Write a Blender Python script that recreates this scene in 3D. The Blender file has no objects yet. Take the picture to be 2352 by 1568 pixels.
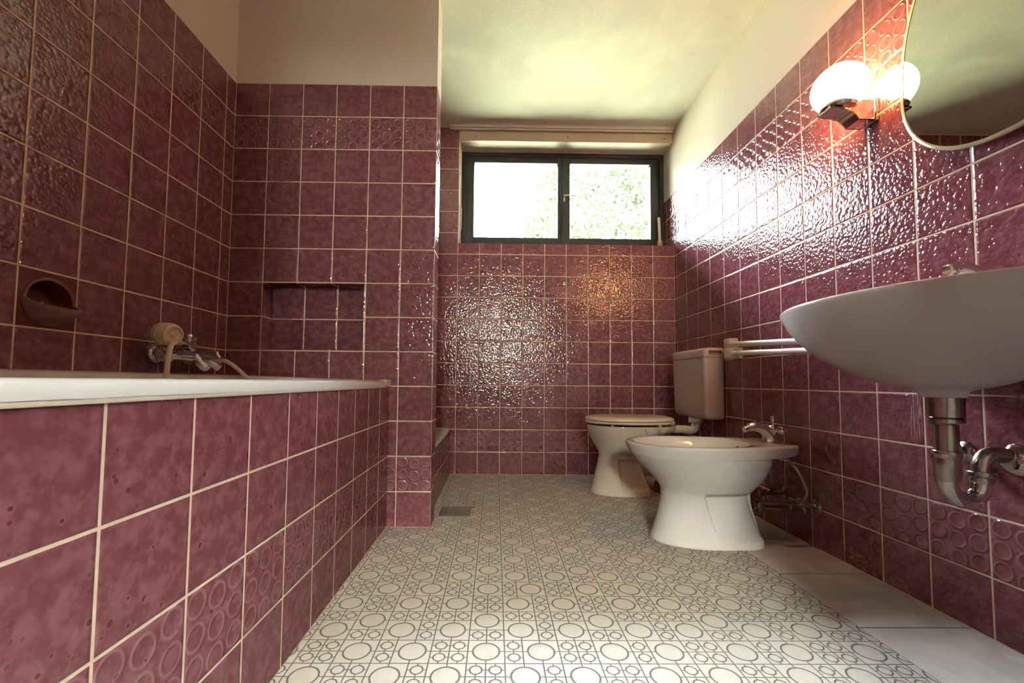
import bpy, bmesh, math, random
from mathutils import Vector, Matrix, Quaternion
random.seed(7)
C = bpy.context.scene.collection
PI = math.pi
T = 0.15                                   # wall tile pitch
XR, XL, Y1, XT = 1.5, -0.9066, -1.048, -0.1928
YF = -3.10                                 # inner face of the wall behind the viewpoint
CEIL = 2.40

# ---------------------------------------------------------------- materials
def new_mat(name):
    m = bpy.data.materials.new(name); m.use_nodes = True
    nt = m.node_tree; nt.nodes.clear()
    return m, nt
class NB:
    """small node builder"""
    def __init__(s, nt): s.nt = nt
    def n(s, t, **kw):
        nd = s.nt.nodes.new(t)
        for k, v in kw.items(): setattr(nd, k, v)
        return nd
    def link(s, a, b): s.nt.links.new(a, b)
    def put(s, sock, v):
        if isinstance(v, bpy.types.NodeSocket): s.link(v, sock)
        else: sock.default_value = v
    def m(s, op, a, b=None, c=None, clamp=False):
        nd = s.n('ShaderNodeMath', operation=op); nd.use_clamp = clamp
        s.put(nd.inputs[0], a)
        if b is not None: s.put(nd.inputs[1], b)
        if c is not None: s.put(nd.inputs[2], c)
        return nd.outputs[0]
    def vm(s, op, a, b=None, scale=None):
        nd = s.n('ShaderNodeVectorMath', operation=op)
        s.put(nd.inputs[0], a)
        if b is not None: s.put(nd.inputs[1], b)
        if scale is not None: s.put(nd.inputs['Scale'], scale)
        return nd.outputs['Value'] if op in ('LENGTH', 'DISTANCE', 'DOT_PRODUCT') else nd.outputs[0]
    def smooth(s, x, a, b):
        nd = s.n('ShaderNodeMapRange', interpolation_type='SMOOTHSTEP')
        s.put(nd.inputs['Value'], x); nd.inputs['From Min'].default_value = a; nd.inputs['From Max'].default_value = b
        return nd.outputs[0]
    def mixf(s, f, a, b):
        nd = s.n('ShaderNodeMix', data_type='FLOAT')
        s.put(nd.inputs[0], f); s.put(nd.inputs[2], a); s.put(nd.inputs[3], b)
        return nd.outputs[0]
    def mixc(s, f, a, b):
        nd = s.n('ShaderNodeMix', data_type='RGBA')
        s.put(nd.inputs[0], f)
        for k, v in ((6, a), (7, b)):
            if isinstance(v, bpy.types.NodeSocket): s.link(v, nd.inputs[k])
            else: nd.inputs[k].default_value = (*v, 1) if len(v) == 3 else v
        return nd.outputs[2]
    def comb(s, x, y, z=0.0):
        nd = s.n('ShaderNodeCombineXYZ')
        for i, v in enumerate((x, y, z)): s.put(nd.inputs[i], v)
        return nd.outputs[0]
    def sep(s, v):
        nd = s.n('ShaderNodeSeparateXYZ'); s.link(v, nd.inputs[0]); return nd.outputs
    def noise(s, vec, scale, detail=2.0, rough=0.5, out=0):
        nd = s.n('ShaderNodeTexNoise'); s.link(vec, nd.inputs['Vector'])
        nd.inputs['Scale'].default_value = scale; nd.inputs['Detail'].default_value = detail
        nd.inputs['Roughness'].default_value = rough
        return nd.outputs[out]
    def voro(s, vec, scale, rnd=1.0):
        nd = s.n('ShaderNodeTexVoronoi'); s.link(vec, nd.inputs['Vector'])
        nd.inputs['Scale'].default_value = scale; nd.inputs['Randomness'].default_value = rnd
        return nd.outputs
    def bump(s, h, dist, strength=1.0, normal=None):
        nd = s.n('ShaderNodeBump'); s.put(nd.inputs['Height'], h)
        nd.inputs['Distance'].default_value = dist; nd.inputs['Strength'].default_value = strength
        if normal is not None: s.link(normal, nd.inputs['Normal'])
        return nd.outputs[0]
    def bsdf(s, color, rough, metallic=0.0, normal=None, spec=0.5, **kw):
        b = s.n('ShaderNodeBsdfPrincipled')
        if isinstance(color, (tuple, list)): b.inputs['Base Color'].default_value = (*color, 1)
        else: s.link(color, b.inputs['Base Color'])
        s.put(b.inputs['Roughness'], rough); s.put(b.inputs['Metallic'], metallic)
        s.put(b.inputs['Specular IOR Level'], spec)
        for k, v in kw.items(): s.put(b.inputs[k], v)
        if normal is not None: s.link(normal, b.inputs['Normal'])
        o = s.n('ShaderNodeOutputMaterial'); s.link(b.outputs[0], o.inputs[0])
        return b

def simple(name, color, rough, metallic=0.0, nscale=None, nbump=0.0, var=0.0, spec=0.5, **kw):
    m, nt = new_mat(name); b = NB(nt)
    tc = b.n('ShaderNodeTexCoord').outputs['Object']
    col, nrm = color, None
    f = b.noise(tc, nscale or 6.0, 3.0)
    d = tuple(c * (1 - max(var, 0.02)) for c in color)
    col = b.mixc(f, d, color)
    if nbump: nrm = b.bump(b.noise(tc, nscale or 40.0, 3.0), nbump)
    b.bsdf(col, rough, metallic, nrm, spec, **kw)
    return m

PLASTER = (0.82, 0.735, 0.675)
def tile_mat(name, phx=0.0, phy=0.0, top=None, phz=0.0, streak=None):
    """burgundy glazed wall tiles, cream joints, a row of ring relief second from the floor and second from the top"""
    m, nt = new_mat(name); b = NB(nt)
    g = b.n('ShaderNodeNewGeometry'); p = b.sep(g.outputs['Position']); nrm = b.sep(g.outputs['True Normal'])
    onx = b.m('GREATER_THAN', b.m('ABSOLUTE', nrm[0]), 0.5)
    onz = b.m('GREATER_THAN', b.m('ABSOLUTE', nrm[2]), 0.5)
    ux = b.m('DIVIDE', b.m('SUBTRACT', p[0], phx), T); uy = b.m('DIVIDE', b.m('SUBTRACT', p[1], phy), T)
    uz = b.m('DIVIDE', b.m('SUBTRACT', p[2], phz), T)
    u = b.mixf(onx, ux, uy); v = b.mixf(onz, uz, uy)
    fu, fv = b.m('FRACT', u), b.m('FRACT', v); iv = b.m('FLOOR', v); iu = b.m('FLOOR', u)
    du = b.m('MINIMUM', fu, b.m('SUBTRACT', 1.0, fu)); dv = b.m('MINIMUM', fv, b.m('SUBTRACT', 1.0, fv))
    d = b.m('MINIMUM', du, dv)
    uvw = b.comb(b.m('ADD', u, b.m('MULTIPLY', onx, 37.3)), v, b.m('MULTIPLY', onz, 11.7))
    tile = b.smooth(d, 0.0115, 0.0185)                       # 0 joint, 1 tile
    edge = b.smooth(d, 0.014, 0.045)
    # relief rows
    r1 = b.m('COMPARE', iv, 1.0, 0.1); r11 = b.m('COMPARE', iv, 11.0, 0.1)
    relief = b.m('MULTIPLY', b.m('ADD', r1, r11), b.m('SUBTRACT', 1.0, onz))
    a = b.m('MULTIPLY', fu, 3.0); ia = b.m('FLOOR', a)
    bb = b.m('ADD', b.m('MULTIPLY', fv, 3.0), b.m('MULTIPLY', b.m('MODULO', ia, 2.0), 0.18))
    la = b.m('SUBTRACT', b.m('FRACT', a), 0.5); lb = b.m('SUBTRACT', b.m('FRACT', bb), 0.5)
    rr = b.vm('LENGTH', b.comb(la, lb, 0.0))
    ring = b.m('SUBTRACT', 1.0, b.smooth(b.m('ABSOLUTE', b.m('SUBTRACT', rr, 0.39)), 0.0, 0.10))
    dome = b.m('SUBTRACT', 1.0, b.smooth(rr, 0.0, 0.34))
    # glaze texture
    seed = b.comb(b.m('ADD', uvw_x(b, uvw), b.m('MULTIPLY', iu, 3.17)), b.m('ADD', v, b.m('MULTIPLY', iv, 2.31)), 0.0)
    ham = b.noise(seed, 14.0, 1.0, 0.4)
    fine = b.noise(seed, 30.0, 0.0)
    pit = b.voro(seed, 9.0)
    ispit = b.m('LESS_THAN', pit['Distance'], b.m('MULTIPLY', b.sep(pit['Color'])[0], 0.27))
    patch = b.smooth(b.noise(seed, 1.7, 1.0), 0.42, 0.60)
    pitm = b.m('MULTIPLY', b.m('MULTIPLY', ispit, patch), b.m('GREATER_THAN', b.sep(pit['Color'])[1], 0.3))
    rim = b.m('MULTIPLY', b.m('SUBTRACT', b.smooth(pit['Distance'], 0.40, 0.22), pitm), patch)
    cl = b.noise(seed, 5.0, 2.0, 0.6)
    cloud = b.smooth(cl, 0.38, 0.68)
    base = b.mixc(cloud, (0.185, 0.052, 0.072), (0.250, 0.092, 0.122))
    base = b.mixc(b.m('MULTIPLY', rim, 0.20, clamp=True), base, (0.36, 0.15, 0.20))
    base = b.mixc(b.m('MULTIPLY', pitm, 0.75), base, (0.075, 0.012, 0.02))
    base = b.mixc(b.m('MULTIPLY', b.m('MULTIPLY', relief, ring), 0.52), base, (0.38, 0.18, 0.22))
    grout = b.mixc(b.noise(uvw, 9.0, 3.0), (0.66, 0.50, 0.39), (0.80, 0.66, 0.54))
    sv = b.n('ShaderNodeTexVoronoi', feature='F1'); b.link(seed, sv.inputs['Vector']); sv.inputs['Scale'].default_value = 12.0;
    if streak:                                                 # limescale runs left on the glaze
        sy, sw, z0, z1 = streak
        sn = b.n('ShaderNodeTexNoise'); b.link(b.comb(0.0, b.m('MULTIPLY', p[1], 210.0), b.m('MULTIPLY', p[2], 14.0)), sn.inputs['Vector']); sn.inputs['Scale'].default_value = 1.0
        k = b.m('MULTIPLY', b.smooth(b.m('ABSOLUTE', b.m('SUBTRACT', p[1], sy)), sw, sw * 0.6), b.m('MULTIPLY', b.smooth(p[2], z0, z0 + 0.03), b.smooth(p[2], z1, z1 - 0.03)))
        k = b.m('MULTIPLY', k, b.smooth(sn.outputs[0], 0.5, 0.62))
        base = b.mixc(b.m('MULTIPLY', k, 0.55), base, (0.55, 0.45, 0.50))
    h = b.m('ADD', b.m('MULTIPLY', ham, 0.45), b.m('ADD', b.m('MULTIPLY', b.m('MULTIPLY', sv.outputs['Distance'], sv.outputs['Distance']), -0.6), b.m('MULTIPLY', fine, 0.10)))
    col = b.mixc(tile, grout, base)
    h = b.m('SUBTRACT', h, b.m('MULTIPLY', pitm, 0.15))
    hr = b.m('ADD', b.m('MULTIPLY', ham, 0.35), b.m('ADD', b.m('MULTIPLY', ring, 0.9), b.m('MULTIPLY', dome, -0.5)))
    h = b.mixf(relief, h, hr)
    h = b.m('ADD', b.m('MULTIPLY', h, tile), b.m('MULTIPLY', edge, 0.5))
    rough = b.mixf(tile, 0.75, 0.085)
    nb = b.bump(h, 0.0017)
    if top is not None:
        isp = b.m('GREATER_THAN', p[2], top)
        pl = b.mixc(b.noise(g.outputs['Position'], 3.0, 4.0), tuple(c * 0.94 for c in PLASTER), PLASTER)
        col = b.mixc(isp, col, pl)
        h = b.mixf(isp, h, b.m('MULTIPLY', b.noise(g.outputs['Position'], 90.0, 2.0), 0.25))
        nb = b.bump(h, 0.0017)
        rough = b.mixf(isp, rough, 0.85)
    b.bsdf(col, rough, 0.0, nb, b.mixf(tile, 0.3, 0.8))
    return m
def uvw_x(b, uvw): return b.sep(uvw)[0]

def floor_mat(name):
    """pale glazed floor tiles with a raised pattern of large and small roundels in squares (7 x 7 units to a tile)"""
    m, nt = new_mat(name); b = NB(nt)
    U = 0.2983 / 7
    g = b.n('ShaderNodeNewGeometry'); p = b.sep(g.outputs['Position'])
    gu = b.m('DIVIDE', b.m('SUBTRACT', p[0], 0.2932 - 0.2983 * 10), U)
    gv = b.m('DIVIDE', b.m('SUBTRACT', p[1], -1.8404 - 4 * U - 0.2983 * 10), U)
    u = b.m('MODULO', gu, 7.0); v = b.m('MODULO', gv, 7.0)
    P = b.comb(u, v, 0.0)
    # rows from near to far: D (v0-2), C (2-4), B (4-6), A (6-7)
    big = [(1, 1), (4, 1), (2, 3), (6, 3), (1, 5), (4, 5), (6, 6)]
    loc, inside = None, None
    for (cx, cy) in big:
        q = b.vm('SUBTRACT', P, (cx, cy, 0.0)); s = b.sep(b.vm('ABSOLUTE', q))
        k = b.m('LESS_THAN', b.m('MAXIMUM', s[0], s[1]), 1.0)
        t = b.vm('SCALE', q, scale=k)
        loc = t if loc is None else b.vm('ADD', loc, t)
        inside = k if inside is None else b.m('ADD', inside, k)
    ls = b.sep(loc); r = b.vm('LENGTH', loc)
    ab = b.sep(b.vm('ABSOLUTE', loc))
    def line(x, w): return b.m('SUBTRACT', 1.0, b.smooth(x, w * 0.55, w * 1.25))
    bring = line(b.m('ABSOLUTE', b.m('SUBTRACT', r, 0.72)), 0.052)
    bstub = b.m('MULTIPLY', line(b.m('MINIMUM', ab[0], ab[1]), 0.034), b.m('GREATER_THAN', r, 0.72))
    bedge = line(b.m('SUBTRACT', 1.0, b.m('MAXIMUM', ab[0], ab[1])), 0.036)
    bl = b.m('MAXIMUM', bring, b.m('MAXIMUM', bstub, bedge))
    fu = b.m('SUBTRACT', b.m('FRACT', u), 0.5); fv = b.m('SUBTRACT', b.m('FRACT', v), 0.5)
    sr = b.vm('LENGTH', b.comb(fu, fv, 0.0)); au, av = b.m('ABSOLUTE', fu), b.m('ABSOLUTE', fv)
    sring = line(b.m('ABSOLUTE', b.m('SUBTRACT', sr, 0.31)), 0.044)
    sstub = b.m('MULTIPLY', line(b.m('MINIMUM', au, av), 0.032), b.m('GREATER_THAN', sr, 0.31))
    sedge = line(b.m('SUBTRACT', 0.5, b.m('MAXIMUM', au, av)), 0.036)
    sl = b.m('MAXIMUM', sring, b.m('MAXIMUM', sstub, sedge))
    ln = b.mixf(inside, sl, bl)
    # raised roundels with radial rays and rings
    ang = b.m('ARCTAN2', ls[1], ls[0])
    rays = b.m('MULTIPLY', b.m('SINE', b.m('MULTIPLY', ang, 44.0)), b.smooth(r, 0.28, 0.5))
    cring = b.m('SINE', b.m('MULTIPLY', r, 36.0))
    inb = b.m('LESS_THAN', r, 0.70)
    hb = b.m('MULTIPLY', inb, b.m('ADD', 1.0, b.m('ADD', b.m('MULTIPLY', rays, 0.22), b.m('MULTIPLY', cring, 0.16))))
    ins = b.m('LESS_THAN', sr, 0.30)
    hs = b.m('MULTIPLY', ins, b.m('ADD', 0.8, b.m('MULTIPLY', b.m('SINE', b.m('MULTIPLY', sr, 42.0)), 0.25)))
    stip = b.noise(g.outputs['Position'], 420.0, 1.0)
    h = b.m('ADD', b.mixf(inside, hs, hb), b.m('MULTIPLY', stip, 0.9))
    h = b.m('SUBTRACT', h, b.m('MULTIPLY', ln, 1.2))
    blotch = b.noise(g.outputs['Position'], 5.0, 3.0)
    tint = b.mixc(blotch, (0.50, 0.475, 0.44), (0.575, 0.555, 0.525))
    dark = b.mixc(b.noise(g.outputs['Position'], 14.0, 2.0), (0.04, 0.032, 0.028), (0.09, 0.072, 0.06))
    col = b.mixc(b.m('MULTIPLY', ln, 0.88), tint, dark)
    b.bsdf(col, b.mixf(ln, 0.30, 0.6), 0.0, b.bump(h, 0.0008))
    return m

def strip_mat(name):
    m, nt = new_mat(name); b = NB(nt)
    g = b.n('ShaderNodeNewGeometry'); p = b.sep(g.outputs['Position'])
    v = b.m('FRACT', b.m('DIVIDE', b.m('ADD', p[1], 1.473 + 0.3095 * 20), 0.3095))
    d = b.m('MULTIPLY', b.m('MINIMUM', v, b.m('SUBTRACT', 1.0, v)), 0.3095)
    d = b.m('MINIMUM', d, b.m('ABSOLUTE', b.m('SUBTRACT', p[0], 1.209)))
    jt = b.m('SUBTRACT', 1.0, b.smooth(d, 0.0012, 0.0026))
    w = b.n('ShaderNodeTexNoise'); b.link(g.outputs['Position'], w.inputs['Vector'])
    w.inputs['Scale'].default_value = 7.0; w.inputs['Detail'].default_value = 6.0; w.inputs['Distortion'].default_value = 1.2
    col = b.mixc(b.smooth(w.outputs[0], 0.35, 0.68), (0.52, 0.50, 0.48), (0.66, 0.64, 0.62))
    col = b.mixc(jt, col, (0.09, 0.07, 0.06))
    b.bsdf(col, 0.28, 0.0, b.bump(b.m('SUBTRACT', b.m('MULTIPLY', w.outputs[0], 0.3), jt), 0.0006))
    return m

def plaster_mat(name, base=PLASTER, blot=0.10):
    m, nt = new_mat(name); b = NB(nt)
    g = b.n('ShaderNodeNewGeometry')
    n1 = b.n('ShaderNodeTexNoise'); b.link(g.outputs['Position'], n1.inputs['Vector'])
    n1.inputs['Scale'].default_value = 2.6; n1.inputs['Detail'].default_value = 6.0; n1.inputs['Distortion'].default_value = 0.6
    col = b.mixc(b.smooth(n1.outputs[0], 0.38, 0.66), tuple(c * (1 - blot) for c in base), base)
    h = b.m('ADD', b.noise(g.outputs['Position'], 110.0, 2.0), b.m('MULTIPLY', b.noise(g.outputs['Position'], 14.0, 3.0), 0.8))
    b.bsdf(col, 0.75, 0.0, b.bump(h, 0.0010))
    return m

def glass_mat(name):
    m, nt = new_mat(name); b = NB(nt)
    tr = b.n('ShaderNodeBsdfTransparent'); tr.inputs[0].default_value = (0.96, 0.98, 0.97, 1)
    gl = b.n('ShaderNodeBsdfGlossy'); gl.inputs['Roughness'].default_value = 0.02
    fr = b.n('ShaderNodeFresnel'); fr.inputs[0].default_value = 1.45
    mx = b.n('ShaderNodeMixShader'); b.link(fr.outputs[0], mx.inputs[0]); b.link(tr.outputs[0], mx.inputs[1]); b.link(gl.outputs[0], mx.inputs[2])
    o = b.n('ShaderNodeOutputMaterial'); b.link(mx.outputs[0], o.inputs[0])
    return m

def lamp_mat(name, color, strength):
    m, nt = new_mat(name); b = NB(nt)
    b.bsdf((0.9, 0.88, 0.82), 0.25, 0.0, None, 0.5, **{'Emission Color': (*color, 1), 'Emission Strength': strength})
    return m

M = {}
M['tile_back'] = tile_mat('burgundy_tile_back', 0.0, 0.0)
M['tile_right'] = tile_mat('burgundy_tile_right', 0.0, 0.1143, 1.95, streak=(-1.662, 0.022, 0.46, 0.62))
M['tile_left'] = tile_mat('burgundy_tile_left', XL, -1.1102, 1.95)
M['tile_part'] = tile_mat('burgundy_tile_partition', XL + 0.0015, Y1, 1.95)
M['tile_niche'] = tile_mat('burgundy_tile_niche', -0.7566 - 0.003, Y1 - 0.03)
M['tile_tub'] = tile_mat('burgundy_tile_bath_panel', XT, -2.3949)
M['tile_tray'] = tile_mat('burgundy_tile_tray', 0.0, -0.06)
M['floor'] = floor_mat('roundel_floor_tile')
M['strip'] = strip_mat('marbled_floor_tile')
M['plaster'] = plaster_mat('painted_plaster')
M['ceiling'] = plaster_mat('ceiling_plaster', (0.70, 0.685, 0.635), 0.16)
M['ceramic'] = simple('white_ceramic', (0.68, 0.65, 0.65), 0.07, nscale=5, var=0.03)
M['ceramic_cream'] = simple('cream_ceramic', (0.66, 0.59, 0.52), 0.08, nscale=5, var=0.03)
M['enamel'] = simple('white_bath_enamel', (0.80, 0.81, 0.81), 0.12, nscale=4, var=0.03)
M['sealant'] = simple('aged_sealant', (0.72, 0.66, 0.58), 0.5, nscale=30, var=0.2)
M['seat'] = simple('cream_seat_plastic', (0.72, 0.62, 0.52), 0.18, nscale=5, var=0.03)
M['cistern'] = simple('pinkish_cistern_plastic', (0.64, 0.52, 0.50), 0.33, nscale=60, var=0.03, nbump=0.0003)
M['pipe_plastic'] = simple('cream_pipe_plastic', (0.66, 0.57, 0.48), 0.3, nscale=10, var=0.05)
M['hose_plastic'] = simple('pinkish_hose_plastic', (0.72, 0.58, 0.50), 0.35, nscale=40, var=0.05)
M['cream_plastic'] = simple('cream_plastic', (0.72, 0.58, 0.40), 0.35, nscale=20, var=0.06)
M['white_plastic'] = simple('white_plastic', (0.80, 0.78, 0.74), 0.3, nscale=20, var=0.04)
M['chrome'] = simple('chrome', (0.80, 0.80, 0.80), 0.08, 1.0, nscale=25, var=0.05)
M['old_chrome'] = simple('tarnished_chrome', (0.62, 0.59, 0.55), 0.20, 1.0, nscale=45, var=0.45, nbump=0.0004)
M['grey_hose'] = simple('braided_grey_hose', (0.50, 0.49, 0.47), 0.35, 0.7, nscale=160, var=0.35, nbump=0.0006)
M['black_frame'] = simple('dark_grey_window_paint', (0.030, 0.032, 0.038), 0.35, nscale=18, var=0.3, nbump=0.0004)
M['white_paint'] = simple('white_gloss_paint', (0.74, 0.69, 0.63), 0.4, nscale=14, var=0.06)
M['pink_board'] = simple('pinkish_painted_board', (0.55, 0.43, 0.37), 0.5, nscale=14, var=0.08)
M['screw'] = simple('dark_screw', (0.08, 0.06, 0.05), 0.4, 0.6)
M['steel'] = simple('dull_steel', (0.30, 0.275, 0.25), 0.42, 0.6, nscale=30, var=0.1)
M['dark'] = simple('dark_recess', (0.10, 0.065, 0.05), 0.5)
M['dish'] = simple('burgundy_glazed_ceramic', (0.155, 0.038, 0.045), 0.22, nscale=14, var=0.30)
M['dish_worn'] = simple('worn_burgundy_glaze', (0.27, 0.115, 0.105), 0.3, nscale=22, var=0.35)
M['mirror'] = simple('mirror_silver', (0.74, 0.77, 0.72), 0.015, 1.0, nscale=2, var=0.02)
M['mirror_rim'] = simple('pale_mirror_edge', (0.62, 0.60, 0.44), 0.15, 0.3, nscale=10, var=0.08)
M['glass'] = glass_mat('window_glass')
M['globe'] = lamp_mat('lit_opal_glass', (1.0, 0.48, 0.16), 33.0)
M['blue'] = simple('blue_mark', (0.05, 0.10, 0.40), 0.5)
M['rust'] = simple('rust_brown_rubber', (0.33, 0.12, 0.05), 0.6, nscale=40, var=0.4)
M['grey_pipe'] = simple('grey_waste_pipe', (0.36, 0.33, 0.29), 0.45, nscale=12, var=0.1)
M['red_dot'] = simple('red_dot', (0.5, 0.05, 0.03), 0.4)
M['lawn'] = simple('sunlit_lawn', (0.35, 0.355, 0.22), 0.9, nscale=3, var=0.3)
M['bark'] = simple('tree_bark', (0.22, 0.18, 0.13), 0.9, nscale=20, var=0.4)
M['eave'] = simple('eave_timber', (0.40, 0.36, 0.28), 0.8, nscale=8, var=0.2)
def leaf_mat():
    m, nt = new_mat('leaf_green'); b = NB(nt)
    tc = b.n('ShaderNodeTexCoord').outputs['Object']
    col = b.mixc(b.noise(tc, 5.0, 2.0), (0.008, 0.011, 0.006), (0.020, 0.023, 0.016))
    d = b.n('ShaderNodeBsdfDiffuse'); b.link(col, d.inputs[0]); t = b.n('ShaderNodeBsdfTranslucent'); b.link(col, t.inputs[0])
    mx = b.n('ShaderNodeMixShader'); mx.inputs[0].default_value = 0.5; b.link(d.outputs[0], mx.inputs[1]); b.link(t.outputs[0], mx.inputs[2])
    o = b.n('ShaderNodeOutputMaterial'); b.link(mx.outputs[0], o.inputs[0]); return m
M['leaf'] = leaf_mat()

# ---------------------------------------------------------------- mesh helpers
def obj(name, bm, mat, parent=None, smooth=38):
    me = bpy.data.meshes.new(name)
    bmesh.ops.recalc_face_normals(bm, faces=bm.faces)
    bm.to_mesh(me); bm.free()
    if smooth:
        me.polygons.foreach_set('use_smooth', [True] * len(me.polygons))
        me.set_sharp_from_angle(angle=math.radians(smooth))
    me.materials.append(M[mat] if isinstance(mat, str) else mat)
    o = bpy.data.objects.new(name, me); C.objects.link(o)
    if parent is not None:
        o.parent = parent
        # geometry is written in world metres: cancel every ancestor's location
        off = Vector((0, 0, 0)); q = parent
        while q is not None: off += q.location; q = q.parent
        o.location = -off
    return o
def thing(name, label, cat, loc, group=None):
    o = bpy.data.objects.new(name, None); C.objects.link(o); o.location = loc
    o.empty_display_size = 0.05
    return tag(o, label, cat, group)
def tag(o, label, cat, group=None):
    o['label'] = label; o['category'] = cat
    if group: o['group'] = group
    return o
def struct(name, bm, mat, parent=None, smooth=0):
    o = obj(name, bm, mat, parent, smooth); o['kind'] = 'structure'
    return o
def BM(): return bmesh.new()
def box(bm, x0, x1, y0, y1, z0, z1, bev=0.0, seg=2):
    r = bmesh.ops.create_cube(bm, size=1.0)
    vs = r['verts']
    bmesh.ops.scale(bm, vec=(x1 - x0, y1 - y0, z1 - z0), verts=vs)
    bmesh.ops.translate(bm, vec=((x0 + x1) / 2, (y0 + y1) / 2, (z0 + z1) / 2), verts=vs)
    if bev:
        es = list({e for v in vs for e in v.link_edges})
        bmesh.ops.bevel(bm, geom=es, offset=bev, segments=seg, affect='EDGES', profile=0.5)
    return bm
def B(*a, **k): return box(BM(), *a, **k)
def loft(bm, loops, cap0=True, cap1=True):
    rows = [[bm.verts.new(p) for p in L] for L in loops]
    n = len(rows[0])
    for a, c in zip(rows, rows[1:]):
        for i in range(n):
            j = (i + 1) % n
            bm.faces.new((a[i], a[j], c[j], c[i]))
    if cap0: bm.faces.new(rows[0][::-1])
    if cap1: bm.faces.new(rows[-1])
    return bm
def catmull(pts, k=8):
    P = [Vector(p) for p in pts]; out = []
    for i in range(len(P) - 1):
        p0 = P[i - 1] if i else P[0] * 2 - P[1]; p1, p2 = P[i], P[i + 1]
        p3 = P[i + 2] if i + 2 < len(P) else P[-1] * 2 - P[-2]
        for j in range(k):
            t = j / k
            out.append(0.5 * ((2 * p1) + (p2 - p0) * t + (2 * p0 - 5 * p1 + 4 * p2 - p3) * t * t + (3 * p1 - p0 - 3 * p2 + p3) * t ** 3))
    out.append(P[-1]); return out
def tube(bm, pts, r, n=16, smooth_path=True, k=8):
    P = catmull(pts, k) if smooth_path and len(pts) > 2 else [Vector(p) for p in pts]
    rad = r if callable(r) else (lambda t: r)
    up = None; loops = []
    for i, p in enumerate(P):
        t = (P[min(i + 1, len(P) - 1)] - P[max(i - 1, 0)]).normalized()
        if up is None:
            up = t.orthogonal().normalized()
        up = (up - t * up.dot(t)).normalized(); w = t.cross(up)
        rr = rad(i / (len(P) - 1))
        loops.append([p + (up * math.cos(a) + w * math.sin(a)) * rr for a in (2 * PI * j / n for j in range(n))])
    return loft(bm, loops)
def TU(*a, **k): return tube(BM(), *a, **k)
def lathe(bm, prof, origin, axis=(0, 0, 1), n=40):
    """prof: (radius, height along axis)"""
    q = Vector((0, 0, 1)).rotation_difference(Vector(axis).normalized()); o = Vector(origin)
    loops = [[o + q @ Vector((max(r, 1e-4) * math.cos(2 * PI * j / n), max(r, 1e-4) * math.sin(2 * PI * j / n), h)) for j in range(n)] for r, h in prof]
    return loft(bm, loops)
def LA(*a, **k): return lathe(BM(), *a, **k)
def spow(c, e): return math.copysign(abs(c) ** e, c)
def plan(xf, xb, hw, yc, z, ef=2.0, eb=3.0, wide=0.55, n=96, taper=0.0):
    """plan outline of a pan that points towards -X; widest at share `wide` of its length"""
    xm = xf + wide * (xb - xf); L = []
    for i in range(n):
        t = 2 * PI * i / n; c, s = math.cos(t), math.sin(t)
        e, a = (eb, xb - xm) if c > 0 else (ef, xm - xf)
        kx = abs(spow(c, 2 / e)) if c > 0 else 0.0
        L.append(Vector((xm + a * spow(c, 2 / e), yc + hw * (1 - taper * kx ** 1.6) * spow(s, 2 / e), z)))
    return L
def rrect(x0, x1, y0, y1, z, r, k=6):
    L = []
    for cx, cy, a0 in ((x1 - r, y1 - r, 0), (x0 + r, y1 - r, PI / 2), (x0 + r, y0 + r, PI), (x1 - r, y0 + r, 1.5 * PI)):
        for i in range(k + 1):
            a = a0 + PI / 2 * i / k
            L.append(Vector((cx + r * math.cos(a), cy + r * math.sin(a), z)))
    return L
def dense(secs, m):
    """smoothly resampled section parameters; secs = [(z, p1, p2...)]"""
    out = []
    P = [list(s) for s in secs]
    for i in range(len(P) - 1):
        p0 = P[max(i - 1, 0)]; p1, p2 = P[i], P[i + 1]; p3 = P[min(i + 2, len(P) - 1)]
        for j in range(m):
            t = j / m
            row = []
            for a, c, d, e in zip(p0, p1, p2, p3):
                v = c + (d - c) * t if abs(d - c) < 1e-9 else 0.5 * (2 * c + (d - a) * t + (2 * a - 5 * c + 4 * d - e) * t * t + (3 * c - a - 3 * d + e) * t ** 3)
                lo, hi = min(c, d), max(c, d)
                row.append(min(max(v, lo), hi))
            out.append(row)
    out.append(P[-1]); return out

# ---------------------------------------------------------------- the setting
struct('floor', B(-1.0, 1.209, YF - 0.1, 0.05, -0.08, 0.0), 'floor')
fs = struct('floor_strip', B(1.209, 1.55, YF - 0.1, 0.05, -0.08, 0.0), 'strip')
struct('ceiling', B(-1.0, 1.6, YF - 0.1, 0.02, CEIL, CEIL + 0.12), 'ceiling')
hy0, hy1, hz0, hz1 = -1.8575, -1.7125, 0.7525, 0.8975            # opening for the soap dish unit
bm = B(XL - 0.1, XL, YF - 0.1, hy0, -0.08, CEIL + 0.05); box(bm, XL - 0.1, XL, hy1, 0.3, -0.08, CEIL + 0.05)
box(bm, XL - 0.1, XL, hy0, hy1, -0.08, hz0); box(bm, XL - 0.1, XL, hy0, hy1, hz1, CEIL + 0.05)
struct('wall_left', bm, 'tile_left')
struct('wall_right', B(XR, XR + 0.12, YF - 0.1, 0.26, -0.08, CEIL + 0.05), 'tile_right')
bm = B(XL - 0.1, XR + 0.1, 0.0, 0.26, -0.08, 1.577)
box(bm, XL - 0.1, 0.0, 0.0, 0.26, 1.577, CEIL + 0.05)
struct('wall_back', bm, 'tile_back')
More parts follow.
